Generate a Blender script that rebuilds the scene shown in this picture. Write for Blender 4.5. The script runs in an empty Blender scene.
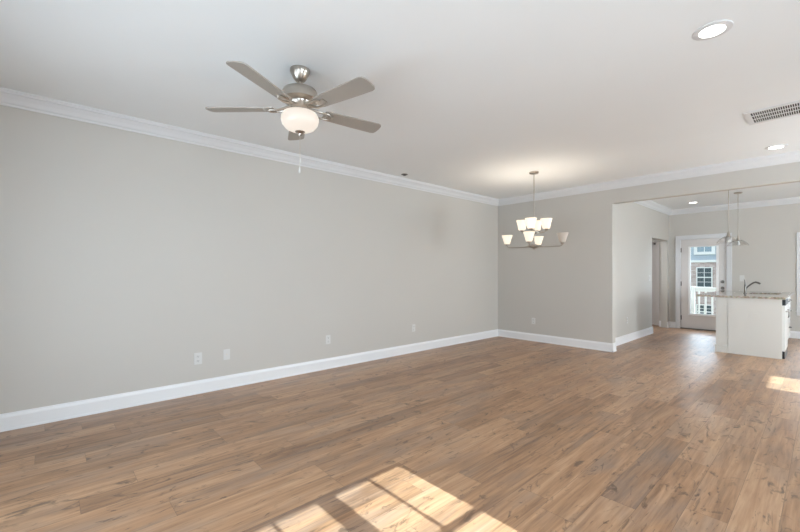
import bpy, bmesh, math, random
from mathutils import Vector, Matrix
random.seed(3)
PI = math.pi
SC = bpy.context.scene
COL = SC.collection

# ---------------------------------------------------------------- camera
F_PX = 388.0
YAW = math.atan2(426.0, F_PX)
EYE = 1.275
CY, SY = math.cos(YAW), math.sin(YAW)
cam = bpy.data.cameras.new('camera')
cam.sensor_width = 36.0
cam.lens = F_PX / 800.0 * 36.0
cam.shift_y = 7.0 / 800.0
cam.clip_start = 0.02
cam_ob = bpy.data.objects.new('camera', cam)
cam_ob.location = (0, 0, EYE)
cam_ob.rotation_euler = (PI / 2, 0, YAW)
COL.objects.link(cam_ob)
SC.camera = cam_ob

# ---------------------------------------------------------------- world, sun, daylight, exposure
world = bpy.data.worlds.new('sky')
SC.world = world
world.use_nodes = True
bg = world.node_tree.nodes['Background']
bg.inputs['Color'].default_value = (0.74, 0.86, 1.0, 1)
# bright hazy sky, brightest beyond the kitchen door, duller behind the camera
_nt = world.node_tree
_tc = _nt.nodes.new('ShaderNodeTexCoord')
_dot = _nt.nodes.new('ShaderNodeVectorMath')
_dot.operation = 'DOT_PRODUCT'
_dot.inputs[1].default_value = Vector((0.05, 0.90, 0.42)).normalized()
_nt.links.new(_tc.outputs['Generated'], _dot.inputs[0])
_mr = _nt.nodes.new('ShaderNodeMapRange')
_mr.interpolation_type = 'SMOOTHSTEP'
_mr.inputs['From Min'].default_value = 0.35
_mr.inputs['From Max'].default_value = 1.0
_mr.inputs['To Min'].default_value = 2.6
_mr.inputs['To Max'].default_value = 15.0
_nt.links.new(_dot.outputs['Value'], _mr.inputs['Value'])
_nt.links.new(_mr.outputs[0], bg.inputs['Strength'])

SUN_EL = math.radians(30)
sun = bpy.data.lights.new('sun', 'SUN')
sun.energy = 20.0
sun.angle = math.radians(0.28)
sun.color = (0.78, 0.93, 1.0)
sun_ob = bpy.data.objects.new('sun', sun)
sun_ob.rotation_euler = (0, PI / 2 - SUN_EL, 0)      # comes from +X, travels towards -X
sun_ob.location = (12, 1, 9)
COL.objects.link(sun_ob)


def daylight(name, loc, target, w, h, watts, color=(0.82, 0.92, 1.0), spread=180):
    l = bpy.data.lights.new(name, 'AREA')
    l.shape = 'RECTANGLE'
    l.size, l.size_y = w, h
    l.energy = watts
    l.color = color
    l.spread = math.radians(spread)
    o = bpy.data.objects.new(name, l)
    o.location = loc
    o.rotation_euler = (Vector(target) - Vector(loc)).to_track_quat('-Z', 'Y').to_euler()
    COL.objects.link(o)


daylight('added_rear_daylight', (-1.1, -0.86, 1.22), (-1.3, 3, 0.95), 4.5, 1.3, 58, (0.80, 0.915, 1.0), spread=150)  # unseen rear windows, invented and widened to brighten the room
daylight('daylight_side_windows', (1.72, 1.16, 1.35), (-4, 2.6, 1.7), 1.1, 1.5, 60)
daylight('daylight_dining_windows', (3.16, 6.28, 1.20), (-4, 6.0, 2.3), 0.9, 2.0, 152, (0.84, 0.94, 1.0))
daylight('added_nook_daylight', (2.48, 4.74, 1.35), (1.8, 8, 2.0), 1.0, 1.4, 32, (0.92, 0.97, 1.0))  # lamp in an invented nook window, added to brighten the kitchen
daylight('added_kitchen_daylight', (3.16, 9.0, 1.5), (1.2, 9.0, 2.8), 1.2, 1.1, 34, (0.95, 0.98, 1.0))  # added light from an invented, unseen kitchen window

SC.view_settings.view_transform = 'Standard'
SC.view_settings.look = 'None'
SC.view_settings.exposure = 0.05
SC.view_settings.gamma = 1.0
SC.view_settings.use_curve_mapping = False
SC.cycles.max_bounces = 10
SC.cycles.diffuse_bounces = 6
SC.cycles.transparent_max_bounces = 12
SC.cycles.caustics_reflective = False
SC.cycles.caustics_refractive = False
SC.cycles.sample_clamp_indirect = 6.0
SC.cycles.use_denoising = True
SC.cycles.use_light_tree = False


# ---------------------------------------------------------------- materials
def new_mat(name):
    m = bpy.data.materials.new(name)
    m.use_nodes = True
    nt = m.node_tree
    return m, nt, nt.nodes['Principled BSDF']


def N(nt, typ, **kw):
    n = nt.nodes.new(typ)
    for k, v in kw.items():
        setattr(n, k, v)
    return n


def math_node(nt, op, a, b=None, clamp=False):
    n = nt.nodes.new('ShaderNodeMath')
    n.operation = op
    n.use_clamp = clamp
    for i, v in enumerate((a, b)):
        if v is None:
            continue
        if isinstance(v, (int, float)):
            n.inputs[i].default_value = v
        else:
            nt.links.new(v, n.inputs[i])
    return n.outputs[0]


def mix_col(nt, fac, a, b, mode='MIX'):
    n = nt.nodes.new('ShaderNodeMix')
    n.data_type = 'RGBA'
    n.blend_type = mode
    for sock, v in ((n.inputs[0], fac), (n.inputs[6], a), (n.inputs[7], b)):
        if isinstance(v, (int, float)):
            sock.default_value = v
        elif isinstance(v, tuple):
            sock.default_value = v if len(v) == 4 else (*v, 1)
        else:
            nt.links.new(v, sock)
    return n.outputs[2]


def painted(name, col, rough=0.6, bump=0.02, scale=220, var=0.02, spec=0.35):
    """roller-painted surface: faint tone drift and orange peel"""
    m, nt, p = new_mat(name)
    tc = N(nt, 'ShaderNodeTexCoord')
    n1 = N(nt, 'ShaderNodeTexNoise')
    n1.inputs['Scale'].default_value = 1.3
    n1.inputs['Detail'].default_value = 3
    nt.links.new(tc.outputs['Object'], n1.inputs['Vector'])
    c2 = tuple(c * (1 - var) for c in col)
    nt.links.new(mix_col(nt, n1.outputs[0], tuple(c * (1 + var) for c in col), c2), p.inputs['Base Color'])
    n2 = N(nt, 'ShaderNodeTexNoise')
    n2.inputs['Scale'].default_value = scale
    nt.links.new(tc.outputs['Object'], n2.inputs['Vector'])
    b = N(nt, 'ShaderNodeBump')
    b.inputs['Strength'].default_value = bump
    b.inputs['Distance'].default_value = 0.01
    nt.links.new(n2.outputs[0], b.inputs['Height'])
    nt.links.new(b.outputs[0], p.inputs['Normal'])
    p.inputs['Roughness'].default_value = rough
    p.inputs['Specular IOR Level'].default_value = spec
    return m


def metal(name, col, rough=0.3, aniso=(1, 1, 30), metallic=1.0):
    m, nt, p = new_mat(name)
    p.inputs['Metallic'].default_value = metallic
    tc = N(nt, 'ShaderNodeTexCoord')
    mp = N(nt, 'ShaderNodeMapping')
    mp.inputs['Scale'].default_value = aniso
    nt.links.new(tc.outputs['Object'], mp.inputs['Vector'])
    n = N(nt, 'ShaderNodeTexNoise')
    n.inputs['Scale'].default_value = 30
    nt.links.new(mp.outputs[0], n.inputs['Vector'])
    nt.links.new(mix_col(nt, n.outputs[0], tuple(c * 0.92 for c in col), col), p.inputs['Base Color'])
    r = N(nt, 'ShaderNodeMapRange')
    r.inputs['To Min'].default_value = rough * 0.85
    r.inputs['To Max'].default_value = rough * 1.15
    nt.links.new(n.outputs[0], r.inputs['Value'])
    nt.links.new(r.outputs[0], p.inputs['Roughness'])
    return m


def lamp_glass(name, col, strength, base=(0.85, 0.82, 0.76)):
    """frosted lamp glass that glows; the glow is a little cloudy"""
    m, nt, p = new_mat(name)
    tc = N(nt, 'ShaderNodeTexCoord')
    n = N(nt, 'ShaderNodeTexNoise')
    n.inputs['Scale'].default_value = 9
    nt.links.new(tc.outputs['Object'], n.inputs['Vector'])
    nt.links.new(mix_col(nt, n.outputs[0], tuple(c * 0.93 for c in col), col), p.inputs['Emission Color'])
    p.inputs['Emission Strength'].default_value = strength
    p.inputs['Base Color'].default_value = (*base, 1)
    p.inputs['Roughness'].default_value = 0.35
    return m


def clear_glass(name, gloss=0.10, tint=(0.97, 0.99, 0.99)):
    m = bpy.data.materials.new(name)
    m.use_nodes = True
    nt = m.node_tree
    nt.nodes.clear()
    out = N(nt, 'ShaderNodeOutputMaterial')
    tr = N(nt, 'ShaderNodeBsdfTransparent')
    tr.inputs['Color'].default_value = (*tint, 1)
    gl = N(nt, 'ShaderNodeBsdfGlossy')
    gl.inputs['Roughness'].default_value = 0.02
    fr = N(nt, 'ShaderNodeLayerWeight')
    fr.inputs['Blend'].default_value = 0.5
    pw = math_node(nt, 'POWER', fr.outputs['Facing'], 3.5)
    fac = math_node(nt, 'ADD', math_node(nt, 'MULTIPLY', pw, gloss * 6), 0.03, True)
    mx = N(nt, 'ShaderNodeMixShader')
    nt.links.new(fac, mx.inputs[0])
    nt.links.new(tr.outputs[0], mx.inputs[1])
    nt.links.new(gl.outputs[0], mx.inputs[2])
    nt.links.new(mx.outputs[0], out.inputs['Surface'])
    return m


def wood_floor(name):
    W, L = 0.178, 1.22
    m, nt, p = new_mat(name)
    tc = N(nt, 'ShaderNodeTexCoord')
    sp = N(nt, 'ShaderNodeSeparateXYZ')
    nt.links.new(tc.outputs['Object'], sp.inputs[0])
    x, y = sp.outputs[0], sp.outputs[1]
    xr = math_node(nt, 'DIVIDE', math_node(nt, 'ADD', x, 40.03), W)
    row = math_node(nt, 'FLOOR', xr)
    fx = math_node(nt, 'FRACT', xr)
    wn = N(nt, 'ShaderNodeTexWhiteNoise', noise_dimensions='1D')
    nt.links.new(row, wn.inputs['W'])
    yr = math_node(nt, 'ADD', math_node(nt, 'DIVIDE', math_node(nt, 'ADD', y, 40), L), math_node(nt, 'MULTIPLY', wn.outputs[0], 7.0))
    colm = math_node(nt, 'FLOOR', yr)
    fy = math_node(nt, 'FRACT', yr)
    cv = N(nt, 'ShaderNodeCombineXYZ')
    nt.links.new(row, cv.inputs[0])
    nt.links.new(colm, cv.inputs[1])
    wid = N(nt, 'ShaderNodeTexWhiteNoise', noise_dimensions='2D')
    nt.links.new(cv.outputs[0], wid.inputs['Vector'])
    pid = wid.outputs[0]
    seed = math_node(nt, 'MULTIPLY', pid, 61.0)

    def stretched(sx, sy_, scale, detail, dist, rough=0.55):
        v = N(nt, 'ShaderNodeCombineXYZ')
        nt.links.new(math_node(nt, 'MULTIPLY', x, sx), v.inputs[0])
        nt.links.new(math_node(nt, 'MULTIPLY', y, sy_), v.inputs[1])
        nt.links.new(seed, v.inputs[2])
        n = N(nt, 'ShaderNodeTexNoise')
        n.inputs['Scale'].default_value = scale
        n.inputs['Detail'].default_value = detail
        n.inputs['Roughness'].default_value = rough
        n.inputs['Distortion'].default_value = dist
        nt.links.new(v.outputs[0], n.inputs['Vector'])
        return n.outputs[0]

    fine = stretched(55, 2.6, 1.0, 5, 0.6)
    broad = stretched(9, 0.9, 1.0, 4, 1.4)
    smoke = stretched(5, 1.2, 1.0, 3, 0.8)
    knotn = stretched(9, 3.6, 1.0, 5, 2.2, 0.62)
    crack = stretched(34, 3.4, 1.0, 3, 1.8, 0.5)
    ramp = N(nt, 'ShaderNodeValToRGB')
    cr = ramp.color_ramp
    cr.elements[0].position, cr.elements[0].color = 0.30, (0.175, 0.090, 0.046, 1)
    cr.elements[1].position, cr.elements[1].color = 0.72, (0.545, 0.345, 0.206, 1)
    e = cr.elements.new(0.5)
    e.color = (0.380, 0.212, 0.113, 1)
    t = math_node(nt, 'ADD', math_node(nt, 'MULTIPLY', fine, 0.52), math_node(nt, 'MULTIPLY', broad, 0.48))
    t = math_node(nt, 'ADD', t, math_node(nt, 'MULTIPLY', math_node(nt, 'SUBTRACT', pid, 0.5), 0.20))
    nt.links.new(t, ramp.inputs[0])
    c = ramp.outputs[0]
    # greyer boards
    grey = N(nt, 'ShaderNodeMapRange')
    grey.inputs['From Min'].default_value = 0.46
    grey.inputs['From Max'].default_value = 0.72
    nt.links.new(smoke, grey.inputs['Value'])
    c = mix_col(nt, math_node(nt, 'MULTIPLY', grey.outputs[0], 0.55), c, (0.235, 0.178, 0.145))

    # knots and cracks: dark irregular figures
    def thresh(v, a, b, k):
        r = N(nt, 'ShaderNodeMapRange')
        r.inputs['From Min'].default_value = a
        r.inputs['From Max'].default_value = b
        r.inputs['To Max'].default_value = k
        nt.links.new(v, r.inputs['Value'])
        return r.outputs[0]
    c = mix_col(nt, thresh(knotn, 0.580, 0.68, 0.80), c, (0.085, 0.050, 0.032))
    c = mix_col(nt, thresh(crack, 0.640, 0.70, 0.55), c, (0.075, 0.045, 0.030))

    # seams
    def edge(f, wid_):
        d = math_node(nt, 'MINIMUM', f, math_node(nt, 'SUBTRACT', 1.0, f))
        return math_node(nt, 'LESS_THAN', d, wid_)
    seam = math_node(nt, 'MAXIMUM', edge(fx, 0.0065), edge(fy, 0.0011))
    c = mix_col(nt, math_node(nt, 'MULTIPLY', seam, 0.55), c, (0.07, 0.042, 0.028))
    nt.links.new(c, p.inputs['Base Color'])
    nt.links.new(math_node(nt, 'ADD', 0.28, math_node(nt, 'MULTIPLY', fine, 0.14)), p.inputs['Roughness'])
    p.inputs['Specular IOR Level'].default_value = 0.6
    b = N(nt, 'ShaderNodeBump')
    b.inputs['Strength'].default_value = 0.12
    b.inputs['Distance'].default_value = 0.004
    nt.links.new(math_node(nt, 'SUBTRACT', fine, seam), b.inputs['Height'])
    nt.links.new(b.outputs[0], p.inputs['Normal'])
    return m


def granite(name):
    m, nt, p = new_mat(name)
    tc = N(nt, 'ShaderNodeTexCoord')
    v = N(nt, 'ShaderNodeTexVoronoi')
    v.inputs['Scale'].default_value = 70
    nt.links.new(tc.outputs['Object'], v.inputs['Vector'])
    n = N(nt, 'ShaderNodeTexNoise')
    n.inputs['Scale'].default_value = 26
    n.inputs['Detail'].default_value = 6
    nt.links.new(tc.outputs['Object'], n.inputs['Vector'])
    ramp = N(nt, 'ShaderNodeValToRGB')
    cr = ramp.color_ramp
    cr.elements[0].position, cr.elements[0].color = 0.30, (0.24, 0.19, 0.15, 1)
    cr.elements[1].position, cr.elements[1].color = 0.66, (0.56, 0.51, 0.45, 1)
    e = cr.elements.new(0.48)
    e.color = (0.40, 0.34, 0.27, 1)
    nt.links.new(n.outputs[0], ramp.inputs[0])
    nt.links.new(mix_col(nt, 0.25, ramp.outputs[0], v.outputs['Color'], 'MULTIPLY'), p.inputs['Base Color'])
    p.inputs['Roughness'].default_value = 0.04
    return m


def brick(name):
    m, nt, p = new_mat(name)
    tc = N(nt, 'ShaderNodeTexCoord')
    sp = N(nt, 'ShaderNodeSeparateXYZ')
    nt.links.new(tc.outputs['Object'], sp.inputs[0])
    cv = N(nt, 'ShaderNodeCombineXYZ')
    nt.links.new(math_node(nt, 'ADD', sp.outputs[0], sp.outputs[1]), cv.inputs[0])
    nt.links.new(sp.outputs[2], cv.inputs[1])
    b = N(nt, 'ShaderNodeTexBrick')
    b.inputs['Scale'].default_value = 1.0
    b.inputs['Brick Width'].default_value = 0.24
    b.inputs['Row Height'].default_value = 0.085
    b.inputs['Mortar Size'].default_value = 0.008
    b.inputs['Color1'].default_value = (0.25, 0.155, 0.135, 1)
    b.inputs['Color2'].default_value = (0.42, 0.345, 0.31, 1)
    b.inputs['Mortar'].default_value = (0.38,0.34,0.31, 1)
    nt.links.new(cv.outputs[0], b.inputs['Vector'])
    n = N(nt, 'ShaderNodeTexNoise')
    n.inputs['Scale'].default_value = 3.5
    nt.links.new(tc.outputs['Object'], n.inputs['Vector'])
    nt.links.new(mix_col(nt, math_node(nt, 'MULTIPLY', n.outputs[0], 0.5), b.outputs[0], (0.42, 0.36, 0.33)), p.inputs['Base Color'])
    p.inputs['Roughness'].default_value = 0.9
    return m


def lap_siding(name, col):
    m, nt, p = new_mat(name)
    tc = N(nt, 'ShaderNodeTexCoord')
    sp = N(nt, 'ShaderNodeSeparateXYZ')
    nt.links.new(tc.outputs['Object'], sp.inputs[0])
    f = math_node(nt, 'FRACT', math_node(nt, 'DIVIDE', sp.outputs[2], 0.16))
    b = N(nt, 'ShaderNodeBump')
    b.inputs['Strength'].default_value = 0.8
    b.inputs['Distance'].default_value = 0.03
    b.invert = True
    nt.links.new(f, b.inputs['Height'])
    nt.links.new(b.outputs[0], p.inputs['Normal'])
    n = N(nt, 'ShaderNodeTexNoise')
    n.inputs['Scale'].default_value = 4
    nt.links.new(tc.outputs['Object'], n.inputs['Vector'])
    nt.links.new(mix_col(nt, n.outputs[0], tuple(c * 0.93 for c in col), col), p.inputs['Base Color'])
    p.inputs['Roughness'].default_value = 0.7
    return m


def grassy(name):
    m, nt, p = new_mat(name)
    tc = N(nt, 'ShaderNodeTexCoord')
    n = N(nt, 'ShaderNodeTexNoise')
    n.inputs['Scale'].default_value = 1.7
    n.inputs['Detail'].default_value = 8
    nt.links.new(tc.outputs['Object'], n.inputs['Vector'])
    nt.links.new(mix_col(nt, n.outputs[0], (0.07, 0.08, 0.04), (0.16, 0.14, 0.09)), p.inputs['Base Color'])
    p.inputs['Roughness'].default_value = 0.95
    return m


M_WALL = painted('wall_paint', (0.560, 0.540, 0.505))
M_CEIL = painted('ceiling_paint', (0.825, 0.850, 0.862), rough=0.8, spec=0.2)
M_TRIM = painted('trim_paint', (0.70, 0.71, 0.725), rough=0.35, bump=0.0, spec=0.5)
M_TRIM_LIT = painted('trim_paint_lit', (0.82, 0.83, 0.845), rough=0.35, bump=0.0, spec=0.5)  # lighter copy of the same trim paint, brightness put into the colour
M_LITE = painted('lite_frame_vinyl', (0.90, 0.91, 0.91), rough=0.3, bump=0.0, spec=0.5)
M_DOOR = painted('door_paint', (0.68, 0.655, 0.64), rough=0.4, bump=0.0, spec=0.5)
M_CAB = painted('cabinet_paint', (0.585, 0.572, 0.540), rough=0.4, bump=0.0, spec=0.5)
M_PLATE = painted('plate_plastic', (0.66, 0.66, 0.645), rough=0.4, bump=0.0, spec=0.5)
M_SLOT = painted('slot_plastic', (0.12, 0.12, 0.12), rough=0.5, bump=0.0)
M_BLACK = painted('black_plastic', (0.012, 0.012, 0.013), rough=0.35, bump=0.0)
M_FLOOR = wood_floor('plank_floor')
M_NICKEL = metal('brushed_nickel', (0.50, 0.455, 0.405), 0.30, (1, 1, 25))
M_BLADE = metal('fan_blade_nickel', (0.43, 0.395, 0.355), 0.45, (25, 1, 1), 0.4)
M_DARKM = metal('dark_steel', (0.17, 0.16, 0.15), 0.35)
M_STEEL = metal('shaded_sink_steel', (0.30, 0.28, 0.25), 0.35)  # colour darkened for the shade inside the sink basin
M_GLOBE = lamp_glass('fan_globe_glass', (1.0, 0.88, 0.77), 0.76, (0.20, 0.19, 0.17))
M_SHADE = lamp_glass('chandelier_glass', (1.0, 0.88, 0.70), 0.98, (0.22, 0.21, 0.19))
M_SHADE_OFF = lamp_glass('chandelier_glass_unlit', (1.0, 0.86, 0.68), 0.03, (0.55, 0.48, 0.41))
M_LED = lamp_glass('downlight_lens', (1.0, 0.96, 0.90), 6.0)
M_GLASS = clear_glass('window_glass', 0.06)
M_PENDANT = clear_glass('pendant_glass', 0.08, (0.97, 0.97, 0.97))
M_GRANITE = granite('granite')
M_BRICK = brick('red_brick')
M_SIDING = lap_siding('blue_siding', (0.29, 0.335, 0.365))
M_WHITE_EXT = painted('exterior_white', (0.54, 0.54, 0.51), rough=0.5, bump=0.0)
M_DARKGLASS = painted('dark_window_glass', (0.045, 0.062, 0.068), rough=0.3, bump=0.0, spec=0.15)
M_PALEGLASS = painted('pale_window_glass', (0.13, 0.19, 0.22), rough=0.08, bump=0.0, spec=0.8)
M_GRASS = grassy('lawn')
M_DECK = painted('deck_boards', (0.30, 0.24, 0.19), rough=0.8)
M_ROOF = painted('roof_shingles', (0.10, 0.10, 0.11), rough=0.9)
M_VENTSHADE = painted('vent_shade', (0.035, 0.033, 0.03), rough=0.9, bump=0.0)  # near-black colour standing in for shade inside the vent
M_CHAIN = metal('pull_chain_metal', (0.75, 0.72, 0.66), 0.3)


# ---------------------------------------------------------------- geometry helpers
def bm_new():
    return bmesh.new()


def box(bm, x0, x1, y0, y1, z0, z1):
    vs = [bm.verts.new((x, y, z)) for z in (z0, z1) for y in (y0, y1) for x in (x0, x1)]
    for f in ((0, 2, 3, 1), (4, 5, 7, 6), (0, 1, 5, 4), (2, 6, 7, 3), (0, 4, 6, 2), (1, 3, 7, 5)):
        bm.faces.new([vs[i] for i in f])


def lathe(bm, prof, n=32, cx=0.0, cy=0.0, cap=True):
    """prof: (r, z) list, revolved about the vertical through cx, cy"""
    rings = []
    for r, z in prof:
        if r < 1e-6:
            rings.append([bm.verts.new((cx, cy, z))])
        else:
            rings.append([bm.verts.new((cx + r * math.cos(2 * PI * i / n), cy + r * math.sin(2 * PI * i / n), z)) for i in range(n)])
    for a, b in zip(rings[:-1], rings[1:]):
        for i in range(n):
            j = (i + 1) % n
            if len(a) == 1 and len(b) == 1:
                continue
            if len(a) == 1:
                bm.faces.new((a[0], b[i], b[j]))
            elif len(b) == 1:
                bm.faces.new((a[i], a[j], b[0]))
            else:
                bm.faces.new((a[i], a[j], b[j], b[i]))
    if cap:
        for r in (rings[0], rings[-1]):
            if len(r) > 2:
                bm.faces.new(r)
    bmesh.ops.recalc_face_normals(bm, faces=bm.faces)


def tube(bm, pts, r, n=10):
    """round bar along a polyline; r a number or one per point"""
    pts = [Vector(p) for p in pts]
    rs = r if isinstance(r, (list, tuple)) else [r] * len(pts)
    rings = []
    up = Vector((0, 0, 1))
    for i, p in enumerate(pts):
        d = (pts[min(i + 1, len(pts) - 1)] - pts[max(i - 1, 0)]).normalized()
        a = d.cross(up)
        if a.length < 1e-3:
            a = d.cross(Vector((1, 0, 0)))
        a.normalize()
        b = d.cross(a)
        rings.append([bm.verts.new(p + rs[i] * (math.cos(2 * PI * k / n) * a + math.sin(2 * PI * k / n) * b)) for k in range(n)])
    for a, b in zip(rings[:-1], rings[1:]):
        for k in range(n):
            j = (k + 1) % n
            bm.faces.new((a[k], a[j], b[j], b[k]))
    bm.faces.new(rings[0])
    bm.faces.new(rings[-1])
    bmesh.ops.recalc_face_normals(bm, faces=bm.faces)


def sweep(bm, prof, p0, p1, inward):
    """straight moulding: prof = (out, z) outline, from p0 to p1 (xy), pushed out along inward (xy)"""
    ends = []
    for p in (p0, p1):
        ends.append([bm.verts.new((p[0] + inward[0] * o, p[1] + inward[1] * o, z)) for o, z in prof])
    n = len(prof)
    for i in range(n):
        j = (i + 1) % n
        bm.faces.new((ends[0][i], ends[0][j], ends[1][j], ends[1][i]))
    bm.faces.new(ends[0])
    bm.faces.new(ends[1])
    bmesh.ops.recalc_face_normals(bm, faces=bm.faces)


def obj(name, bm, mat, parent=None, smooth=False, bevel=0.0):
    me = bpy.data.meshes.new(name)
    bmesh.ops.recalc_face_normals(bm, faces=bm.faces)
    bm.to_mesh(me)
    bm.free()
    me.materials.append(mat)
    if smooth:
        for p in me.polygons:
            p.use_smooth = True
        me.set_sharp_from_angle(angle=math.radians(40))
    o = bpy.data.objects.new(name, me)
    COL.objects.link(o)
    if parent is not None:
        o.parent = parent
    if bevel:
        md = o.modifiers.new('bevel', 'BEVEL')
        md.width = bevel
        md.segments = 2
        md.limit_method = 'ANGLE'
    return o


def struct(name, bm, mat, parent=None, **kw):
    o = obj(name, bm, mat, parent, **kw)
    if parent is None:
        o['kind'] = 'structure'
    return o


def tag(o, label, cat, group=None):
    o['label'] = label
    o['category'] = cat
    if group:
        o['group'] = group
    return o


def thing(name, label, cat, loc=(0, 0, 0), rotz=0.0, group=None):
    o = bpy.data.objects.new(name, None)
    o.empty_display_size = 0.05
    o.location = loc
    o.rotation_euler = (0, 0, rotz)
    COL.objects.link(o)
    return tag(o, label, cat, group)


def copy_tree(o, parent=None):
    c = o.copy()
    COL.objects.link(c)
    if parent is not None:
        c.parent = parent
    for ch in list(o.children):
        copy_tree(ch, c)
    return c


def one_box(*a):
    bm = bm_new()
    box(bm, *a)
    return bm


def wall_boxes(bm, along, pos, a0, a1, z0, z1, holes):
    """wall of constant thickness with rectangular holes; along 'x' or 'y'; pos = (near, far) across"""
    cuts = sorted({a0, a1, *[h[0] for h in holes], *[h[1] for h in holes]})
    for s, e in zip(cuts[:-1], cuts[1:]):
        mid = (s + e) / 2
        zs = [(z0, z1)]
        for h in holes:
            if h[0] < mid < h[1]:
                nz = []
                for lo, hi in zs:
                    if h[2] > lo:
                        nz.append((lo, min(hi, h[2])))
                    if h[3] < hi:
                        nz.append((max(lo, h[3]), hi))
                zs = nz
        for lo, hi in zs:
            if hi - lo < 1e-4:
                continue
            if along == 'x':
                box(bm, s, e, pos[0], pos[1], lo, hi)
            else:
                box(bm, pos[0], pos[1], s, e, lo, hi)


# ---------------------------------------------------------------- room shell
H = 2.74
XL = -4.47          # left wall face
YB = 6.75           # dining back wall face
XE = -2.32          # where that wall ends
TB = 0.13           # its thickness
XK = -2.48          # kitchen side wall face
YF = 10.80          # far kitchen wall face
XR, XR2 = 1.76, 3.20
YJ = 4.55
YREAR = -0.92

struct('floor', one_box(XL - 0.3, XR2 + 0.3, YREAR - 0.3, YF + 0.12, -0.12, 0.0), M_FLOOR)
bm = bm_new()
box(bm, XL - 0.3, XR + 0.15, YREAR - 0.3, YJ, H, H + 0.12)
box(bm, XL - 0.3, XR2 + 0.15, YJ, YF + 0.2, H, H + 0.12)
struct('ceiling', bm, M_CEIL)

bm = bm_new(); wall_boxes(bm, 'y', (XL - 0.15, XL), YREAR - 0.15, YF + 0.15, 0, H, [])
struct('wall_left', bm, M_WALL)
bm = bm_new(); wall_boxes(bm, 'x', (YREAR - 0.15, YREAR), XL, XR + 0.15, 0, H, [(-3.4, 1.2, 0.5, 1.95)])
struct('wall_rear', bm, M_WALL)
bm = bm_new(); wall_boxes(bm, 'y', (XR, XR + 0.15), YREAR, YJ, 0, H, [(0.55, 1.77, 0.55, 2.235)])
wall_boxes(bm, 'x', (YJ, YJ + 0.15), XR, XR2 + 0.15, 0, H, [(1.98, 2.98, 0.65, 2.05)])
wall_boxes(bm, 'y', (XR2, XR2 + 0.15), YJ, YF + 0.15, 0, H, [(5.86, 6.70, 0.10, 2.235), (8.4, 9.6, 1.0, 2.1)])
struct('wall_right', bm, M_WALL)

bm = bm_new()
box(bm, XL, XE, YB, YB + TB, 0, H)
box(bm, XE, XR2, YB, YB + TB, 2.40, H)
struct('wall_back', bm, M_WALL)

bm = bm_new(); wall_boxes(bm, 'y', (XK - 0.12, XK), YB + TB, YF, 0, H, [(9.48, 10.64, 0, 2.03)])
struct('wall_kitchen_left', bm, M_WALL)

DX0, DX1 = -2.262, -1.436     # glazed door opening
WX0, WX1 = -0.300, 0.62       # window at the right edge
bm = bm_new()
wall_boxes(bm, 'x', (YF, YF + 0.15), XL, XR2, 0, H, [(-3.46, -2.68, 0, 2.05), (DX0, DX1, 0, 2.045), (WX0, WX1, 0.535, 1.98)])
struct('wall_far', bm, M_WALL)

# closet behind the side opening
bm = bm_new()
box(bm, -3.75, -2.62, YF + 1.25, YF + 1.33, 0, H)
box(bm, -2.68, -2.60, YF + 0.15, YF + 1.25, 0, H)
box(bm, -3.75, -3.67, YF + 0.15, YF + 1.25, 0, H)
box(bm, -3.75, -2.60, YF + 0.15, YF + 1.33, 2.5, 2.58)
struct('wall_closet', bm, M_WALL)
struct('floor_closet', one_box(-3.75, -2.60, YF + 0.12, YF + 1.33, -0.12, 0.0), M_FLOOR)

# --- mouldings
CROWN = [(0, H), (0, H - 0.113), (0.012, H - 0.113), (0.016, H - 0.100), (0.030, H - 0.090), (0.046, H - 0.062),
         (0.070, H - 0.034), (0.082, H - 0.028), (0.084, H - 0.014), (0.092, H - 0.012), (0.092, H)]
BASE = [(0, 0), (0.019, 0), (0.019, 0.014), (0.014, 0.020), (0.014, 0.108), (0.011, 0.120), (0.007, 0.128), (0.005, 0.140), (0, 0.140)]


def mould(name, prof, runs):
    bm = bm_new()
    for p0, p1, inw in runs:
        sweep(bm, prof, p0, p1, inw)
    struct(name, bm, M_TRIM_LIT if prof is BASE else M_TRIM)


mould('trim_1', CROWN, [((XL, YREAR), (XL, YB), (1, 0))])
mould('trim_2', CROWN, [((XL, YB), (XR2, YB), (0, -1))])
mould('trim_3', CROWN, [((XK, YB + TB), (XK, YF), (1, 0))])
mould('trim_4', CROWN, [((XK, YF), (XR2, YF), (0, -1))])
mould('baseboard_left', BASE, [((XL, YREAR), (XL, YB), (1, 0))])
mould('baseboard_back', BASE, [((XL, YB), (XE + 0.019, YB), (0, -1)), ((XE, YB - 0.019), (XE, YB + TB), (1, 0))])
mould('baseboard_kitchen', BASE, [((XK, YB + TB), (XK, 9.48), (1, 0)), ((XK - 0.12, 9.48), (XK + 0.019, 9.48), (0, 1)),
                                  ((XK, 10.64), (XK, YF), (1, 0))])
mould('baseboard_far', BASE, [((-2.68, YF), (DX0 - 0.085, YF), (0, -1)), ((DX1 + 0.085, YF), (XR2, YF), (0, -1))])

# --- glazed door to the deck (door_1), its casing (trim_5)
bm = bm_new()
CAS = 0.086
box(bm, DX0 - CAS, DX0, YF - 0.018, YF, 0, 2.045 + CAS)
box(bm, DX1, DX1 + CAS, YF - 0.018, YF, 0, 2.045 + CAS)
box(bm, DX0, DX1, YF - 0.018, YF, 2.045, 2.045 + CAS)
box(bm, DX0 - CAS, DX0 - CAS + 0.018, YF - 0.026, YF - 0.018, 0, 2.045 + CAS)
box(bm, DX1 + CAS - 0.018, DX1 + CAS, YF - 0.026, YF - 0.018, 0, 2.045 + CAS)
box(bm, DX0 - CAS, DX1 + CAS, YF - 0.026, YF - 0.018, 2.045 + CAS - 0.018, 2.045 + CAS)
struct('trim_5', bm, M_TRIM, bevel=0.002)

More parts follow.
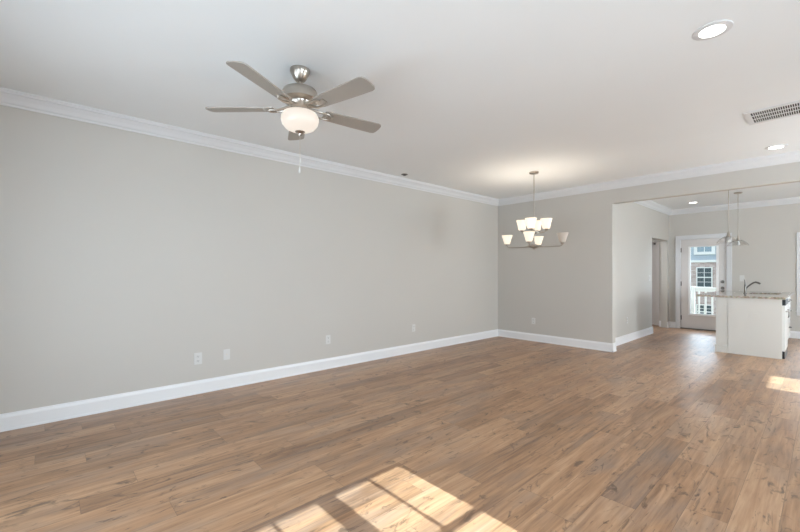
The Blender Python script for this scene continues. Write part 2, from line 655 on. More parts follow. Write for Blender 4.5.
GX0, GX1, GZ0, GZ1 = -2.112, -1.578, 0.320, 1.872     # glass of the door
d0, d1 = DX0 + 0.006, DX1 - 0.006
yd = YF + 0.022
bm = bm_new()
wall_boxes(bm, 'x', (yd, yd + 0.045), d0, d1, 0.022, 2.036, [(GX0, GX1, GZ0, GZ1)])
door = struct('door_1', bm, M_DOOR)
bm = bm_new()
for y0 in (yd - 0.010, yd + 0.045):
    wall_boxes(bm, 'x', (y0, y0 + 0.010), GX0 - 0.004, GX1 + 0.004, GZ0 - 0.004, GZ1 + 0.004, [(GX0 + 0.036, GX1 - 0.036, GZ0 + 0.040, GZ1 - 0.008)])
obj('lite_frame', bm, M_LITE, door)
obj('glass_pane', one_box(GX0, GX1, yd + 0.018, yd + 0.024, GZ0, GZ1), M_GLASS, door)


def y_lathe(prof, cx, cz, n=20):
    """revolve (r, y) about a line along Y through cx, cz"""
    b = bm_new()
    lathe(b, [(r, yy) for r, yy in prof], n)
    bmesh.ops.transform(b, matrix=Matrix(((1, 0, 0, cx), (0, 0, 1, 0), (0, 1, 0, cz), (0, 0, 0, 1))), verts=b.verts)
    return b


hx = DX1 - 0.072
h = obj('deadbolt', y_lathe([(0.0, yd - 0.028), (0.020, yd - 0.028), (0.024, yd - 0.012), (0.032, yd - 0.008), (0.032, yd)], hx, 1.085), M_DARKM, door, True)
h['label'] = 'round metal deadbolt'
h = obj('door_knob', y_lathe([(0.0, yd - 0.062), (0.018, yd - 0.060), (0.028, yd - 0.045), (0.022, yd - 0.030), (0.012, yd - 0.022), (0.012, yd - 0.010), (0.033, yd - 0.007), (0.033, yd)], hx, 0.945), M_DARKM, door, True)
h['label'] = 'round metal door knob'
for z in (0.25, 1.03, 1.80):
    bm = bm_new()
    tube(bm, [(d0 - 0.004, yd - 0.008, z - 0.05), (d0 - 0.004, yd - 0.008, z + 0.05)], 0.009, 8)
    box(bm, d0 - 0.003, d0 + 0.016, yd - 0.006, yd + 0.002, z - 0.05, z + 0.05)
    obj('hinge', bm, M_DARKM, door)
bm = bm_new()
box(bm, DX0, DX1, YF - 0.005, YF + 0.14, 0.001, 0.020)
struct('trim_6', bm, M_DARKM)      # threshold
bm = bm_new()
box(bm, DX0, DX0 + 0.006, YF, YF + 0.14, 0.02, 2.045)
box(bm, DX1 - 0.006, DX1, YF, YF + 0.14, 0.02, 2.045)
box(bm, DX0, DX1, YF, YF + 0.14, 2.038, 2.045)
struct('trim_7', bm, M_TRIM)       # jamb lining

# --- window whose casing shows at the right edge
def window(name, along, pos, a0, a1, z0, z1, outward, double=True, casing=True, mull=None, munt=(2, 1)):
    """double-hung window in a wall opening. pos: wall face, outward: +1/-1 across axis"""
    def bx(b, s, e, c0, c1, lo, hi):
        c0, c1 = sorted((pos + outward * c0, pos + outward * c1))
        if along == 'x':
            box(b, s, e, c0, c1, lo, hi)
        else:
            box(b, c0, c1, s, e, lo, hi)
    b = bm_new()
    w = 0.05
    bx(b, a0, a0 + w, 0.04, 0.13, z0, z1); bx(b, a1 - w, a1, 0.04, 0.13, z0, z1)
    bx(b, a0, a1, 0.04, 0.13, z0, z0 + w); bx(b, a0, a1, 0.04, 0.13, z1 - w, z1)
    bays = [(a0 + w, a1 - w)]
    if mull:
        bx(b, mull[0], mull[1], 0.04, 0.13, z0, z1)
        bays = [(a0 + w, mull[0]), (mull[1], a1 - w)]
    zm = (z0 + z1) / 2
    for s, e in bays:
        bx(b, s, e, 0.05, 0.09, zm - 0.025, zm + 0.025)
        for k in range(1, munt[0]):
            c = s + (e - s) * k / munt[0]
            bx(b, c - 0.011, c + 0.011, 0.06, 0.08, z0, z1)
        for k in range(1, munt[1]):
            for lo, hi in ((z0 + w, zm), (zm, z1 - w)):
                c = lo + (hi - lo) * k / munt[1]
                bx(b, s, e, 0.06, 0.08, c - 0.009, c + 0.009)
    win = struct(name, b, M_TRIM)
    g = bm_new()
    for s, e in bays:
        bx(g, s, e, 0.069, 0.072, z0 + w, z1 - w)
    obj('pane', g, M_GLASS, win)
    if casing:
        k = bm_new()
        t = 0.086
        bx(k, a0 - t, a0, -0.02, 0, z0 - t, z1 + t); bx(k, a1, a1 + t, -0.02, 0, z0 - t, z1 + t)
        bx(k, a0, a1, -0.02, 0, z1, z1 + t); bx(k, a0, a1, -0.02, 0, z0 - t, z0)
        bx(k, a0 - t - 0.01, a1 + t + 0.01, -0.035, 0.04, z0 - 0.02, z0)
        obj('casing', k, M_TRIM, win, bevel=0.003)
    return win


window('window_1', 'x', YF, WX0, WX1, 0.535, 1.98, 1)
window('window_2', 'y', XR, 0.55, 1.77, 0.55, 2.235, 1, mull=(1.10, 1.22), munt=(2, 2))
window('window_added_nook', 'x', YJ + 0.15, 1.98, 2.98, 0.65, 2.05, -1)  # unseen nook window, invented to let light towards the kitchen
window('window_3', 'y', XR2, 5.86, 6.70, 0.10, 2.235, 1, munt=(1, 1))
window('window_added_kitchen', 'y', XR2, 8.4, 9.6, 1.0, 2.1, 1)  # invented side window, out of view, for the kitchen light
window('window_added_rear', 'x', YREAR, -3.4, 1.2, 0.5, 1.95, -1, mull=(-1.16, -1.04), munt=(3, 1))  # rear window out of view, made up and widened for light

# --- closet door standing ajar in the side opening (door_2)
bm = bm_new()
box(bm, -0.76, 0, 0, 0.035, 0.012, 2.035)
d2 = struct('door_2', bm, M_DOOR)
d2.location = (-2.690, YF + 0.055, 0)
d2.rotation_euler = (0, 0, -math.radians(42))
for z0, z1 in ((0.24, 0.92), (1.05, 1.88)):
    bm = bm_new()
    for s, e in ((-0.65, -0.42), (-0.34, -0.11)):
        wall_boxes(bm, 'x', (-0.006, 0.001), s, e, z0, z1, [(s + 0.025, e - 0.025, z0 + 0.025, z1 - 0.025)])
    obj('panel_moulding', bm, M_DOOR, d2)
bm = bm_new()
box(bm, -0.19, -0.13, -0.012, 0.0, 1.965, 2.005)
obj('door_catch', bm, M_DARKM, d2)

def added_fill_lamp(loc, watts, size):
    l = bpy.data.lights.new('added_fill_lamp', 'AREA')
    l.shape = 'DISK'
    l.size = size
    l.energy = watts
    l.color = (0.95, 0.97, 1.0)
    o = bpy.data.objects.new('added_fill_lamp', l)
    o.location = loc
    COL.objects.link(o)


added_fill_lamp((-3.5, 9.2, H - 0.02), 27, 0.3)      # unseen lamp added to brighten the passage
added_fill_lamp((-3.2, YF + 0.75, 2.48), 3, 0.2)     # another added unseen, to brighten the closet

# ---------------------------------------------------------------- plates on the walls
def plate(name, label, cat, loc, rotz, w=0.072, hgt=0.116, kind='duplex', group=None):
    """wall plate; local -Y faces the room"""
    t = thing(name, label, cat, loc, rotz, group)
    b = one_box(-w / 2, w / 2, -0.006, 0, -hgt / 2, hgt / 2)
    obj('cover_plate', b, M_CAB if kind == 'none' else M_PLATE, t, bevel=0.002)
    if kind == 'duplex':
        for z in (-0.024, 0.024):
            r = obj('receptacle', one_box(-0.017, 0.017, -0.0085, -0.005, z - 0.015, z + 0.015), M_PLATE, t, bevel=0.001)
            s = bm_new()
            box(s, -0.008, -0.005, -0.0092, -0.0083, z - 0.004, z + 0.007)
            box(s, 0.005, 0.008, -0.0092, -0.0083, z - 0.003, z + 0.006)
            box(s, -0.0025, 0.0025, -0.0092, -0.0083, z - 0.011, z - 0.006)
            obj('slots', s, M_SLOT, r)
    elif kind == 'coax':
        b = y_lathe([(0.0, -0.016), (0.0045, -0.016), (0.0045, -0.010), (0.009, -0.010), (0.009, -0.005)], 0, 0, 12)
        obj('coaxial_jack', b, M_CHAIN, t, True)
    elif kind == 'switch':
        n = 1 if w < 0.09 else 2
        for k in range(n):
            cx = (k - (n - 1) / 2) * 0.046
            obj('rocker', one_box(cx - 0.016, cx + 0.016, -0.011, -0.005, -0.032, 0.032), M_PLATE, t, bevel=0.002)
    return t


LW = -PI / 2 + PI      # faces +X
plate('electrical_outlet', 'white duplex outlet on the long grey wall just left of the cable plate', 'outlet', (XL, 1.183, 0.371), PI / 2, 0.078, 0.122)
plate('cable_wall_plate', 'white cable plate just right of the nearest outlet on the long grey wall', 'wall plate', (XL, 1.473, 0.373), PI / 2, kind='coax')
plate('electrical_outlet', 'white duplex outlet midway along the long grey wall, standing alone', 'outlet', (XL, 2.773, 0.388), PI / 2)
plate('electrical_outlet', 'white duplex outlet on the long grey wall closest to the dining corner', 'outlet', (XL, 4.365, 0.390), PI / 2)
plate('electrical_outlet', 'white duplex outlet low on the dining end wall below the chandelier', 'outlet', (-3.693, YB, 0.375), 0)
plate('electrical_outlet', 'white duplex outlet low on the short side wall leading to the kitchen', 'outlet', (XK, 7.94, 0.40), PI / 2)
plate('light_switch', 'white switch plate at shoulder height beside the side passage opening', 'light switch', (XK, 9.30, 1.17), PI / 2, kind='switch')
plate('light_switch', 'white switch plate on the far kitchen wall right of the glazed door, above the faucet', 'light switch', (-1.188, YF, 1.162), 0, 0.074, 0.124, kind='switch')

# ---------------------------------------------------------------- ceiling fan
FX, FY = -2.556, 1.352
fan = thing('ceiling_fan', 'brushed nickel ceiling fan with five blades and a lit frosted bowl light', 'ceiling fan', (FX, FY, 0))
bm = bm_new()
lathe(bm, [(0, H), (0.070, H), (0.071, H - 0.012), (0.066, H - 0.028), (0.050, H - 0.060), (0.036, H - 0.078), (0.026, H - 0.086), (0, H - 0.086)])
obj('canopy', bm, M_NICKEL, fan, True)
bm = bm_new()
lathe(bm, [(0.0125, H - 0.080), (0.0125, 2.600)], 16)
obj('downrod', bm, M_NICKEL, fan, True)
bm = bm_new()
lathe(bm, [(0, 2.622), (0.030, 2.622), (0.034, 2.612), (0.090, 2.602), (0.117, 2.588), (0.128, 2.564), (0.130, 2.545), (0.129, 2.518), (0.116, 2.508), (0.070, 2.500), (0, 2.500)], 48)
obj('motor_housing', bm, M_NICKEL, fan, True)
bm = bm_new()
lathe(bm, [(0, 2.502), (0.082, 2.502), (0.078, 2.490), (0.060, 2.466), (0.050, 2.456), (0.054, 2.450), (0.054, 2.440), (0.062, 2.434), (0.062, 2.424), (0, 2.424)], 40)
obj('switch_housing', bm, M_NICKEL, fan, True)
bm = bm_new()
lathe(bm, [(0.064, 2.434), (0.094, 2.432), (0.118, 2.422), (0.131, 2.398), (0.133, 2.376), (0.126, 2.348), (0.104, 2.320), (0.070, 2.303), (0.030, 2.294), (0, 2.292)], 48, cap=False)
obj('lamp_bowl', bm, M_GLOBE, fan, True)['label'] = 'glowing frosted white glass bowl'
bm = bm_new()
lathe(bm, [(0, 2.297), (0.034, 2.297), (0.035, 2.291), (0.026, 2.284), (0.014, 2.279), (0.012, 2.270), (0.007, 2.263), (0, 2.262)], 20)
obj('finial', bm, M_NICKEL, fan, True)


def blade_bm():
    b = bm_new()
    r0, r1 = 0.185, 0.664
    top, bot = [], []
    outline = [(r0, -0.052), (r0 + 0.02, -0.056), (0.45, -0.066), (r1 - 0.030, -0.070), (r1 - 0.010, -0.062), (r1, -0.045),
               (r1 + 0.004, 0.0), (r1, 0.045), (r1 - 0.010, 0.062), (r1 - 0.030, 0.070), (0.45, 0.066), (r0 + 0.02, 0.056), (r0, 0.052)]
    for xx, yy in outline:
        top.append(b.verts.new((xx, yy, 0.004)))
        bot.append(b.verts.new((xx, yy, -0.004)))
    b.faces.new(top)
    b.faces.new(bot[::-1])
    n = len(outline)
    for i in range(n):
        j = (i + 1) % n
        b.faces.new((top[j], top[i], bot[i], bot[j]))
    return b


def iron_bm():
    b = bm_new()
    # forked bracket from the motor out under the blade root
    for s in (-1, 1):
        tube(b, [(0.062, s * 0.012, 0.020), (0.105, s * 0.022, 0.004), (0.150, s * 0.034, -0.008), (0.205, s * 0.036, -0.010), (0.232, s * 0.020, -0.010)], [0.009, 0.009, 0.008, 0.007, 0.006], 8)
    box(b, 0.180, 0.262, -0.022, 0.022, -0.0085, -0.0045)
    for xx, yy in ((0.198, -0.012), (0.198, 0.012), (0.245, 0.0)):
        lathe(b, [(0, -0.0125), (0.004, -0.012), (0.006, -0.0085)], 8, xx, yy, cap=False)
    return b


ang0 = math.radians(-132.8)
b_me = None
for k in range(5):
    if k == 0:
        bl = obj('blade', blade_bm(), M_BLADE, fan)
        ir = obj('blade_iron', iron_bm(), M_NICKEL, bl, True)
        first = bl
    else:
        bl = copy_tree(first, fan)
    bl.location = (0, 0, 2.456)
    bl.rotation_euler = (math.radians(-11), 0, ang0 + k * 2 * PI / 5)
rs = math.radians(20)
for k, (a, zl) in enumerate(((-0.35, 2.035), (-2.5, 2.105))):
    x0, y0 = 0.050 * math.cos(a), 0.050 * math.sin(a)
    x1_, y1_ = 0.142 * math.cos(a), 0.142 * math.sin(a)
    bm = bm_new()
    if k == 0:
        tube(bm, [(0.004, -0.004, 2.262), (0.006, -0.006, zl)], 0.0009, 6)
        px, py = 0.006, -0.006
    else:
        tube(bm, [(-0.005, 0.004, 2.262), (-0.008, 0.006, zl)], 0.0009, 6)
        px, py = -0.008, 0.006
    ch = obj('pull_chain', bm, M_CHAIN, fan, True)
    bm = bm_new()
    lathe(bm, [(0, zl + 0.006), (0.003, zl + 0.004), (0.006, zl - 0.012), (0.007, zl - 0.030), (0.004, zl - 0.040), (0, zl - 0.041)], 12, px, py)
    obj('chain_pull', bm, M_PLATE, ch, True)

# ---------------------------------------------------------------- chandelier
CXX, CYY = -2.853, 5.228
chn = thing('chandelier', 'two-tier brushed nickel chandelier with frosted glass shades above the dining floor', 'chandelier', (CXX, CYY, 0))
bm = bm_new()
lathe(bm, [(0, H), (0.065, H), (0.066, H - 0.016), (0.058, H - 0.026), (0.015, H - 0.034), (0, H - 0.034)])
obj('canopy', bm, M_NICKEL, chn, True)
bm = bm_new()
lathe(bm, [(0.0065, H - 0.030), (0.0065, 1.70)], 12)
obj('stem', bm, M_NICKEL, chn, True)
bm = bm_new()
lathe(bm, [(0, 1.700), (0.012, 1.698), (0.050, 1.684), (0.105, 1.672), (0.108, 1.660), (0.060, 1.644), (0.020, 1.632), (0.012, 1.618), (0, 1.612)], 32)
obj('lower_hub', bm, M_NICKEL, chn, True)
bm = bm_new()
lathe(bm, [(0, 1.900), (0.014, 1.896), (0.040, 1.876), (0.085, 1.868), (0.085, 1.856), (0.030, 1.842), (0.012, 1.826), (0.0065, 1.82)], 32)
obj('upper_hub', bm, M_NICKEL, chn, True)


def shade_bm(z0, hgt, rb, rt):
    b = bm_new()
    out = [(rb * 0.9, z0), (rb, z0 + 0.004)]
    for i in range(1, 7):
        t = i / 6
        out.append((rb + (rt - rb) * (0.65 * t + 0.35 * t * t), z0 + hgt * t))
    inn = [(r - 0.004, z) for r, z in reversed(out[1:])]
    lathe(b, [(0, z0)] + out + inn + [(0, z0 + 0.006)], 28, cap=False)
    return b


def arm_pts(R, zh, zc, rise):
    return [(0.03, 0, zh), (R * 0.55, 0, zh - 0.004), (R - 0.035, 0, zh), (R - 0.010, 0, zh + 0.010), (R, 0, zh + rise)]


base_dir = math.atan2(CYY, CXX)      # away from the camera's side of the room
tiers = ((0.385, 1.655, 1.707, 0.130, 0.042, 0.080, -9.5), (0.172, 1.862, 1.908, 0.142, 0.050, 0.082, -14.0))
for R, zh, z0, hh, rb, rt, off in tiers:
    for k in range(4):
        a = base_dir + math.radians(off) + k * PI / 2
        bm = bm_new()
        tube(bm, arm_pts(R, zh, 0, z0 - zh - 0.018), 0.0065, 8)
        arm = obj('arm', bm, M_NICKEL, chn, True)
        arm.rotation_euler = (0, 0, a)
        bm = bm_new()
        lathe(bm, [(0, z0 - 0.026), (0.018, z0 - 0.026), (0.026, z0 - 0.016), (0.024, z0 - 0.001), (0, z0 - 0.001)], 16, R, 0)
        obj('socket_cup', bm, M_NICKEL, arm, True)
        unlit = (R > 0.3 and k == 3)
        bm = shade_bm(z0, hh, rb, rt)
        bmesh.ops.translate(bm, vec=(R, 0, 0), verts=bm.verts)
        sh = obj('glass_shade', bm, M_SHADE_OFF if unlit else M_SHADE, arm, True)
        if unlit:
            sh['label'] = 'unlit dull glass shade'
        else:
            L = bpy.data.lights.new('chandelier_bulb', 'POINT')
            L.energy = 3.0
            L.color = (1.0, 0.86, 0.70)
            L.shadow_soft_size = 0.025
            lo = bpy.data.objects.new('chandelier_bulb', L)
            lo.parent = arm
            lo.location = (R, 0, z0 + 0.085)
            COL.objects.link(lo)

# ---------------------------------------------------------------- downlights, vent, sprinkler
def downlight(label, x, y, r=0.064):
    t = thing('recessed_downlight', label, 'recessed light', (x, y, H))
    b = bm_new()
    n = 40
    prof = [(r + 0.034, 0.0), (r + 0.034, -0.004), (r + 0.030, -0.006), (r, -0.006), (r, 0.0)]
    lathe(b, prof, n, cap=False)
    obj('trim_ring', b, M_TRIM, t, True)
    b = bm_new()
    lathe(b, [(0, -0.0080), (r - 0.001, -0.0080), (r - 0.001, -0.0005), (0, -0.0005)], n)
    obj('lens', b, M_LED, t, True)
    return t


downlight('large lit recessed downlight in the living room ceiling, largest of the three', -0.463, 2.970)
downlight('lit recessed downlight between the grey ceiling vent and the kitchen opening', -0.390, 6.260)
downlight('small lit recessed downlight over the kitchen near the glazed door', -1.860, 9.930)

vent = thing('ceiling_air_vent', 'white rectangular return air vent with dark slots in the ceiling', 'air vent', (0, 0, H))
VX0, VX1, VY0, VY1 = -0.508, 0.20, 4.722, 5.132
bm = bm_new()
b0 = 0.040
box(bm, VX0, VX0 + b0, VY0, VY1, -0.008, 0); box(bm, VX1 - b0, VX1, VY0, VY1, -0.008, 0)
box(bm, VX0 + b0, VX1 - b0, VY0, VY0 + b0, -0.008, 0); box(bm, VX0 + b0, VX1 - b0, VY1 - b0, VY1, -0.008, 0)
obj('vent_frame', bm, M_TRIM, vent)
obj('cavity_shade', one_box(VX0 + b0, VX1 - b0, VY0 + b0, VY1 - b0, -0.0015, 0), M_VENTSHADE, vent)  # flat dark sheet painted as the shade behind the fins, no recess
rowh = (VY1 - VY0 - 2 * b0) / 3
for k in (1, 2):
    yy = VY0 + b0 + rowh * k
    obj('crossbar', one_box(VX0 + b0, VX1 - b0, yy - 0.008, yy + 0.008, -0.0050, -0.001), M_TRIM, vent)
for k in range(3):
    bm = bm_new()
    y0 = VY0 + b0 + rowh * k + (0.008 if k else 0)
    y1 = VY0 + b0 + rowh * (k + 1) - (0.008 if k < 2 else 0)
    nf = 42
    for i in range(1, nf):
        xx = VX0 + b0 + (VX1 - VX0 - 2 * b0) * i / nf
        box(bm, xx - 0.0026, xx + 0.0026, y0, y1, -0.0045, -0.001)
    obj('fin_row', bm, M_TRIM, vent)

spr = thing('ceiling_sprinkler', 'small dark round fitting in the ceiling near the long wall crown moulding', 'sprinkler', (-4.215, 3.93, H))
bm = bm_new()
lathe(bm, [(0.026, 0), (0.048, 0), (0.049, -0.004), (0.040, -0.008), (0.026, -0.006)], 28, cap=False)
obj('escutcheon', bm, M_DARKM, spr, True)
bm = bm_new()
lathe(bm, [(0, 0), (0.026, 0), (0.026, -0.004), (0.010, -0.006), (0.010, -0.016), (0.022, -0.018), (0.022, -0.020), (0, -0.020)], 24)
obj('deflector', bm, M_DARKM, spr, True)

# ---------------------------------------------------------------- kitchen island
IX0, IXK, IX1 = -1.202, -1.052, -0.437
IY0, IY1 = 8.03, 10.25
ZT = 0.885
isl = thing('kitchen_island', 'white kitchen island base with plain end panel under a granite top', 'kitchen island', (0, 0, 0))
obj('knee_wall', one_box(IX0, IXK, IY0, IY1, 0, ZT), M_CAB, isl)
bm = bm_new()
sweep(bm, [(0, 0), (0.016, 0), (0.016, 0.115), (0.006, 0.130), (0, 0.130)], (IX0 - 0.016, IY0), (IXK, IY0), (0, -1))
sweep(bm, [(0, 0), (0.016, 0), (0.016, 0.115), (0.006, 0.130), (0, 0.130)], (IX0, IY0), (IX0, IY1), (-1, 0))
obj('island_baseboard', bm, M_CAB, isl)
bm = bm_new()
box(bm, IX0 - 0.012, IXK, IY0 - 0.012, IY0, ZT - 0.055, ZT)
box(bm, IX0 - 0.012, IX0, IY0, IY1, ZT - 0.055, ZT)
obj('top_trim', bm, M_CAB, isl)
obj('end_panel', one_box(IXK, IX1, IY0 - 0.006, IY0 + 0.02, 0, ZT), M_CAB, isl, bevel=0.002)
SKX0, SKX1, SKY0, SKY1 = -0.905, -0.525, 8.93, 9.53
bm = bm_new()
for b_ in ((IXK, IX1 - 0.04, IY0 + 0.02, SKY0 - 0.03, 0.105, ZT), (IXK, IX1 - 0.04, SKY1 + 0.03, IY1, 0.105, ZT), (IXK, IX1 - 0.04, SKY0 - 0.03, SKY1 + 0.03, 0.105, 0.62)):
    box(bm, *b_)
obj('cabinet_carcass', bm, M_CAB, isl)
obj('toe_kick', one_box(IXK, IX1 - 0.06, IY0 + 0.02, IY1, 0, 0.105), M_BLACK, isl)


def front(y0, y1, z0, z1, name, hz=None, horiz=True):
    b = one_box(IX1 - 0.04, IX1 - 0.018, y0, y1, z0, z1)
    wall_boxes(b, 'y', (IX1 - 0.018, IX1 - 0.010), y0, y1, z0, z1, [(y0 + 0.055, y1 - 0.055, z0 + 0.05, z1 - 0.05)] if z1 - z0 > 0.2 else [])
    f = obj(name, b, M_CAB, isl)
    b = bm_new()
    xo = IX1 + 0.022
    if horiz:
        yc = (y0 + y1) / 2
        tube(b, [(IX1 - 0.012, yc - 0.06, hz), (xo, yc - 0.06, hz), (xo, yc + 0.06, hz), (IX1 - 0.012, yc + 0.06, hz)], 0.006, 8)
    else:
        yy, zz = hz
        tube(b, [(IX1 - 0.012, yy, zz - 0.06), (xo, yy, zz - 0.06), (xo, yy, zz + 0.06), (IX1 - 0.012, yy, zz + 0.06)], 0.006, 8)
    obj('pull_handle', b, M_DARKM, f, True)
    return f


front(8.675, 9.095, 0.115, 0.700, 'cabinet_door', (9.05, 0.60), False)
front(9.105, 9.525, 0.115, 0.700, 'cabinet_door', (9.15, 0.60), False)
front(8.675, 9.095, 0.715, 0.870, 'drawer_front', 0.79)
front(9.105, 9.525, 0.715, 0.870, 'drawer_front', 0.79)
front(9.540, 10.23, 0.715, 0.870, 'drawer_front', 0.79)
front(9.540, 10.23, 0.420, 0.700, 'drawer_front', 0.60)
front(9.540, 10.23, 0.115, 0.405, 'drawer_front', 0.30)

dw = thing('dishwasher', 'white dishwasher with a black control strip set in the island side', 'dishwasher', (0, 0, 0))
obj('dishwasher_door', one_box(IX1 - 0.008, IX1 + 0.030, IY0 + 0.024, 8.665, 0.115, 0.790), M_PLATE, dw, bevel=0.004)
obj('control_panel', one_box(IX1 - 0.008, IX1 + 0.036, IY0 + 0.024, 8.665, 0.793, 0.875), M_BLACK, dw, bevel=0.004)
obj('kick_plate', one_box(IX1 - 0.008, IX1 + 0.026, IY0 + 0.024, 8.665, 0.004, 0.108), M_BLACK, dw)
bm = bm_new()
tube(bm, [(IX1 + 0.028, 8.14, 0.70), (IX1 + 0.060, 8.16, 0.70), (IX1 + 0.060, 8.56, 0.70), (IX1 + 0.028, 8.58, 0.70)], 0.008, 8)
obj('bar_handle', bm, M_STEEL, dw, True)

plate('blank_wall_plate', 'pale blank plate on the white end panel of the kitchen island', 'wall plate', (-0.745, IY0 - 0.006, 0.62), 0, 0.116, 0.072, kind='none')

ct = bm_new()
wall = (-1.455, -0.398, IY0 - 0.035, IY1 + 0.03)
for a in ((wall[0], SKX0, wall[2], wall[3]), (SKX1, wall[1], wall[2], wall[3]), (SKX0, SKX1, wall[2], SKY0), (SKX0, SKX1, SKY1, wall[3])):
    box(ct, *a, ZT, 0.917)
bmesh.ops.remove_doubles(ct, verts=ct.verts, dist=1e-5)
tag(obj('granite_countertop', ct, M_GRANITE), 'speckled granite countertop overhanging the white kitchen island', 'countertop')

bm = bm_new()
zb, tw = 0.70, 0.006
box(bm, SKX0, SKX1, SKY0, SKY1, zb, zb + tw)
box(bm, SKX0 - tw, SKX0, SKY0 - tw, SKY1 + tw, zb, ZT)
box(bm, SKX1, SKX1 + tw, SKY0 - tw, SKY1 + tw, zb, ZT)
box(bm, SKX0, SKX1, SKY0 - tw, SKY0, zb, ZT)
box(bm, SKX0, SKX1, SKY1, SKY1 + tw, zb, ZT)
tag(obj('kitchen_sink', bm, M_STEEL), 'undermount steel sink sunk in the granite island top', 'sink')

fc = thing('kitchen_faucet', 'single-lever metal faucet standing on the granite island beside the sink', 'faucet', (-0.950, 9.02, 0.917))
bm = bm_new()
lathe(bm, [(0, 0), (0.028, 0), (0.028, 0.006), (0.017, 0.014), (0.015, 0.10), (0.016, 0.150), (0.012, 0.160), (0, 0.160)], 20)
obj('faucet_body', bm, M_DARKM, fc, True)
bm = bm_new()
tube(bm, [(0.004, 0, 0.085), (0.035, 0, 0.125), (0.075, 0, 0.165), (0.110, 0, 0.192), (0.135, 0, 0.200), (0.165, 0, 0.190), (0.195, 0, 0.172)], [0.012, 0.012, 0.012, 0.013, 0.015, 0.016, 0.015], 12)
obj('spout', bm, M_DARKM, fc, True)
bm = bm_new()
tube(bm, [(0, 0, 0.15), (-0.004, 0, 0.20), (-0.006, 0, 0.225), (-0.014, 0, 0.242)], [0.011, 0.008, 0.007, 0.006], 10)
obj('lever', bm, M_DARKM, fc, True)

# ---------------------------------------------------------------- glass pendants over the island
def pendant(label, x, y):
    t = thing('pendant_light', label, 'pendant light', (x, y, 0), 0, 'glass pendants over the island')
    b = bm_new()
    lathe(b, [(0, H), (0.062, H), (0.062, H - 0.014), (0.050, H - 0.022), (0.010, H - 0.026), (0, H - 0.026)], 28)
    obj('canopy', b, M_NICKEL, t, True)
    b = bm_new()
    lathe(b, [(0.005, H - 0.02), (0.005, 1.95)], 10)
    obj('stem', b, M_NICKEL, t, True)
    b = bm_new()
    lathe(b, [(0, 1.960), (0.010, 1.958), (0.016, 1.930), (0.024, 1.890), (0.028, 1.868), (0.022, 1.862), (0, 1.862)], 20)
    obj('socket', b, M_NICKEL, t, True)
    b = bm_new()
    out = [(0.024, 1.885), (0.050, 1.876), (0.085, 1.856), (0.120, 1.826), (0.145, 1.796), (0.158, 1.772)]
    inn = [(r - 0.004, z - 0.002) for r, z in reversed(out)]
    lathe(b, out + inn, 40, cap=False)
    obj('glass_shade', b, M_PENDANT, t, True)['label'] = 'clear glass dome shade'
    b = bm_new()
    lathe(b, [(0, 1.862), (0.013, 1.862), (0.015, 1.846), (0.028, 1.816), (0.028, 1.796), (0.018, 1.778), (0, 1.772)], 20)
    obj('bulb', b, M_PLATE, t, True)
    return t


pendant('clear glass pendant whose round ceiling canopy shows, the farther of two over the island', -1.078, 9.30)
pendant('clear glass pendant with its canopy hidden above the opening, in front of the glazed door', -1.080, 8.28)

# ---------------------------------------------------------------- outside the glazed door
def x_at(u, Y):
    p = (u - 400) / F_PX
    return (p * CY - SY) / (p * SY + CY) * Y


def z_at(u, v, Y):
    p = (u - 400) / F_PX
    return EYE + (273 - v) * (Y / (p * SY + CY)) / F_PX


struct('deck', one_box(-4.2, 1.6, YF + 0.15, 12.68, -0.16, -0.04), M_DECK)
struct('ground', one_box(-60, 40, YF + 2, 90, -3.4, -3.2), M_GRASS)

YR_ = 12.55
rail = thing('deck_railing', 'white deck railing with square balusters outside the glazed door', 'railing', (0, YR_, 0))
bm = bm_new()
box(bm, -4.1, 1.5, -0.045, 0.045, 0.865, 0.905)
box(bm, -4.1, 1.5, -0.02, 0.02, 0.795, 0.865)
obj('top_rail', bm, M_WHITE_EXT, rail)
obj('bottom_rail', one_box(-4.1, 1.5, -0.02, 0.02, 0.03, 0.09), M_WHITE_EXT, rail)
px_ = x_at(692.6, YR_)
for xx in (px_, px_ + 2.0, px_ - 1.55):
    obj('post', one_box(xx - 0.05, xx + 0.05, -0.05, 0.05, -0.04, 0.93), M_WHITE_EXT, rail)
x0 = x_at(699.0, YR_)
k = -12
while k < 30:
    xx = x0 + k * 0.136
    k += 1
    if xx < -4.05 or xx > 1.45 or min(abs(xx - px_), abs(xx - px_ - 2.0), abs(xx - px_ + 1.55)) < 0.08:
        continue
    obj('baluster', one_box(xx - 0.018, xx + 0.018, -0.018, 0.018, 0.09, 0.795), M_WHITE_EXT, rail)

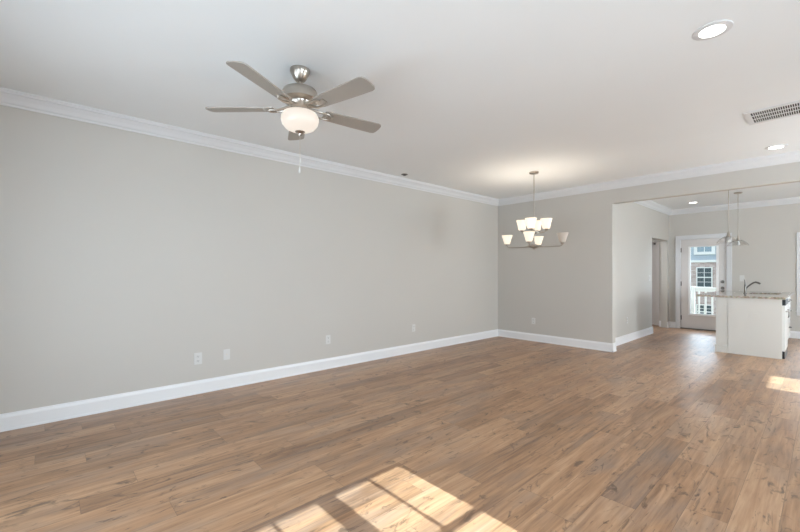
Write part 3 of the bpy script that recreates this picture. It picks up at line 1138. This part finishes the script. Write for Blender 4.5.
YH = 30.0
hs = thing('neighbouring_house', 'townhouse across the yard with blue siding above a brick storey', 'house', (0, YH, -3.2))
hs_z = 3.2
zb0 = z_at(704, 260.5, YH)
obj('brick_wall', one_box(-18, 6, 0, 9, 0, zb0 + hs_z), M_BRICK, hs)
obj('siding_wall', one_box(-18, 6, -0.02, 9, zb0 + hs_z, zb0 + hs_z + 3.4), M_SIDING, hs)
obj('band_board', one_box(-18, 6, -0.08, 0, z_at(704, 262.3, YH) + hs_z, z_at(704, 260.0, YH) + hs_z), M_WHITE_EXT, hs)
bm = bm_new()
zr = zb0 + hs_z + 3.4
for s, e in ((-18.4, 6.4),):
    v = [bm.verts.new(c) for c in ((s, -0.5, zr), (e, -0.5, zr), (e, 9.5, zr), (s, 9.5, zr), (s, 4.5, zr + 2.6), (e, 4.5, zr + 2.6))]
    for f in ((0, 1, 5, 4), (2, 3, 4, 5), (0, 4, 3), (1, 2, 5), (0, 3, 2, 1)):
        bm.faces.new([v[i] for i in f])
obj('roof', bm, M_ROOF, hs)


def house_window(xc, w, z0, z1, fw, mat, dy=0.0):
    """sash window: white frame (part) with its pane (sub-part)"""
    z0 += hs_z
    z1 += hs_z
    b = bm_new()
    wall_boxes(b, 'x', (-0.07 + dy, 0.0 + dy), xc - w / 2, xc + w / 2, z0, z1, [(xc - w / 2 + fw, xc + w / 2 - fw, z0 + fw, z1 - fw)])
    zm = (z0 + z1) / 2
    box(b, xc - w / 2 + fw, xc + w / 2 - fw, -0.06 + dy, 0.0 + dy, zm - 0.035, zm + 0.035)
    box(b, xc - 0.016, xc + 0.016, -0.055 + dy, 0.0 + dy, z0 + fw, z1 - fw)
    for lo, hi in ((z0 + fw, zm), (zm, z1 - fw)):
        c = (lo + hi) / 2
        box(b, xc - w / 2 + fw, xc + w / 2 - fw, -0.055 + dy, 0.0 + dy, c - 0.013, c + 0.013)
    f = obj('house_window', b, M_WHITE_EXT, hs)
    obj('pane', one_box(xc - w / 2 + fw, xc + w / 2 - fw, -0.03 + dy, -0.005 + dy, z0 + fw, z1 - fw), mat, f)


xw = x_at(704.4, YH)
ww = x_at(712.6, YH) - x_at(696.4, YH)
house_window(xw, ww, z_at(704, 287.5, YH), z_at(704, 267.2, YH), 0.055, M_DARKGLASS)
house_window(xw, ww, z_at(704, 319, YH), z_at(704, 304.5, YH), 0.055, M_DARKGLASS)
uw = x_at(715.2, YH) - x_at(694.0, YH)
house_window(x_at(704.6, YH), uw, z_at(704, 254.6, YH), z_at(704, 228.0, YH), 0.17, M_PALEGLASS, -0.02)
for dx in (-4.6, 4.6, -9.2, 9.0):
    house_window(xw + dx, ww * 1.2, z_at(704, 287.5, YH), z_at(704, 267.2, YH), 0.055, M_DARKGLASS)
    house_window(xw + dx, uw, z_at(704, 254.6, YH), z_at(704, 228.0, YH), 0.17, M_PALEGLASS, -0.02)
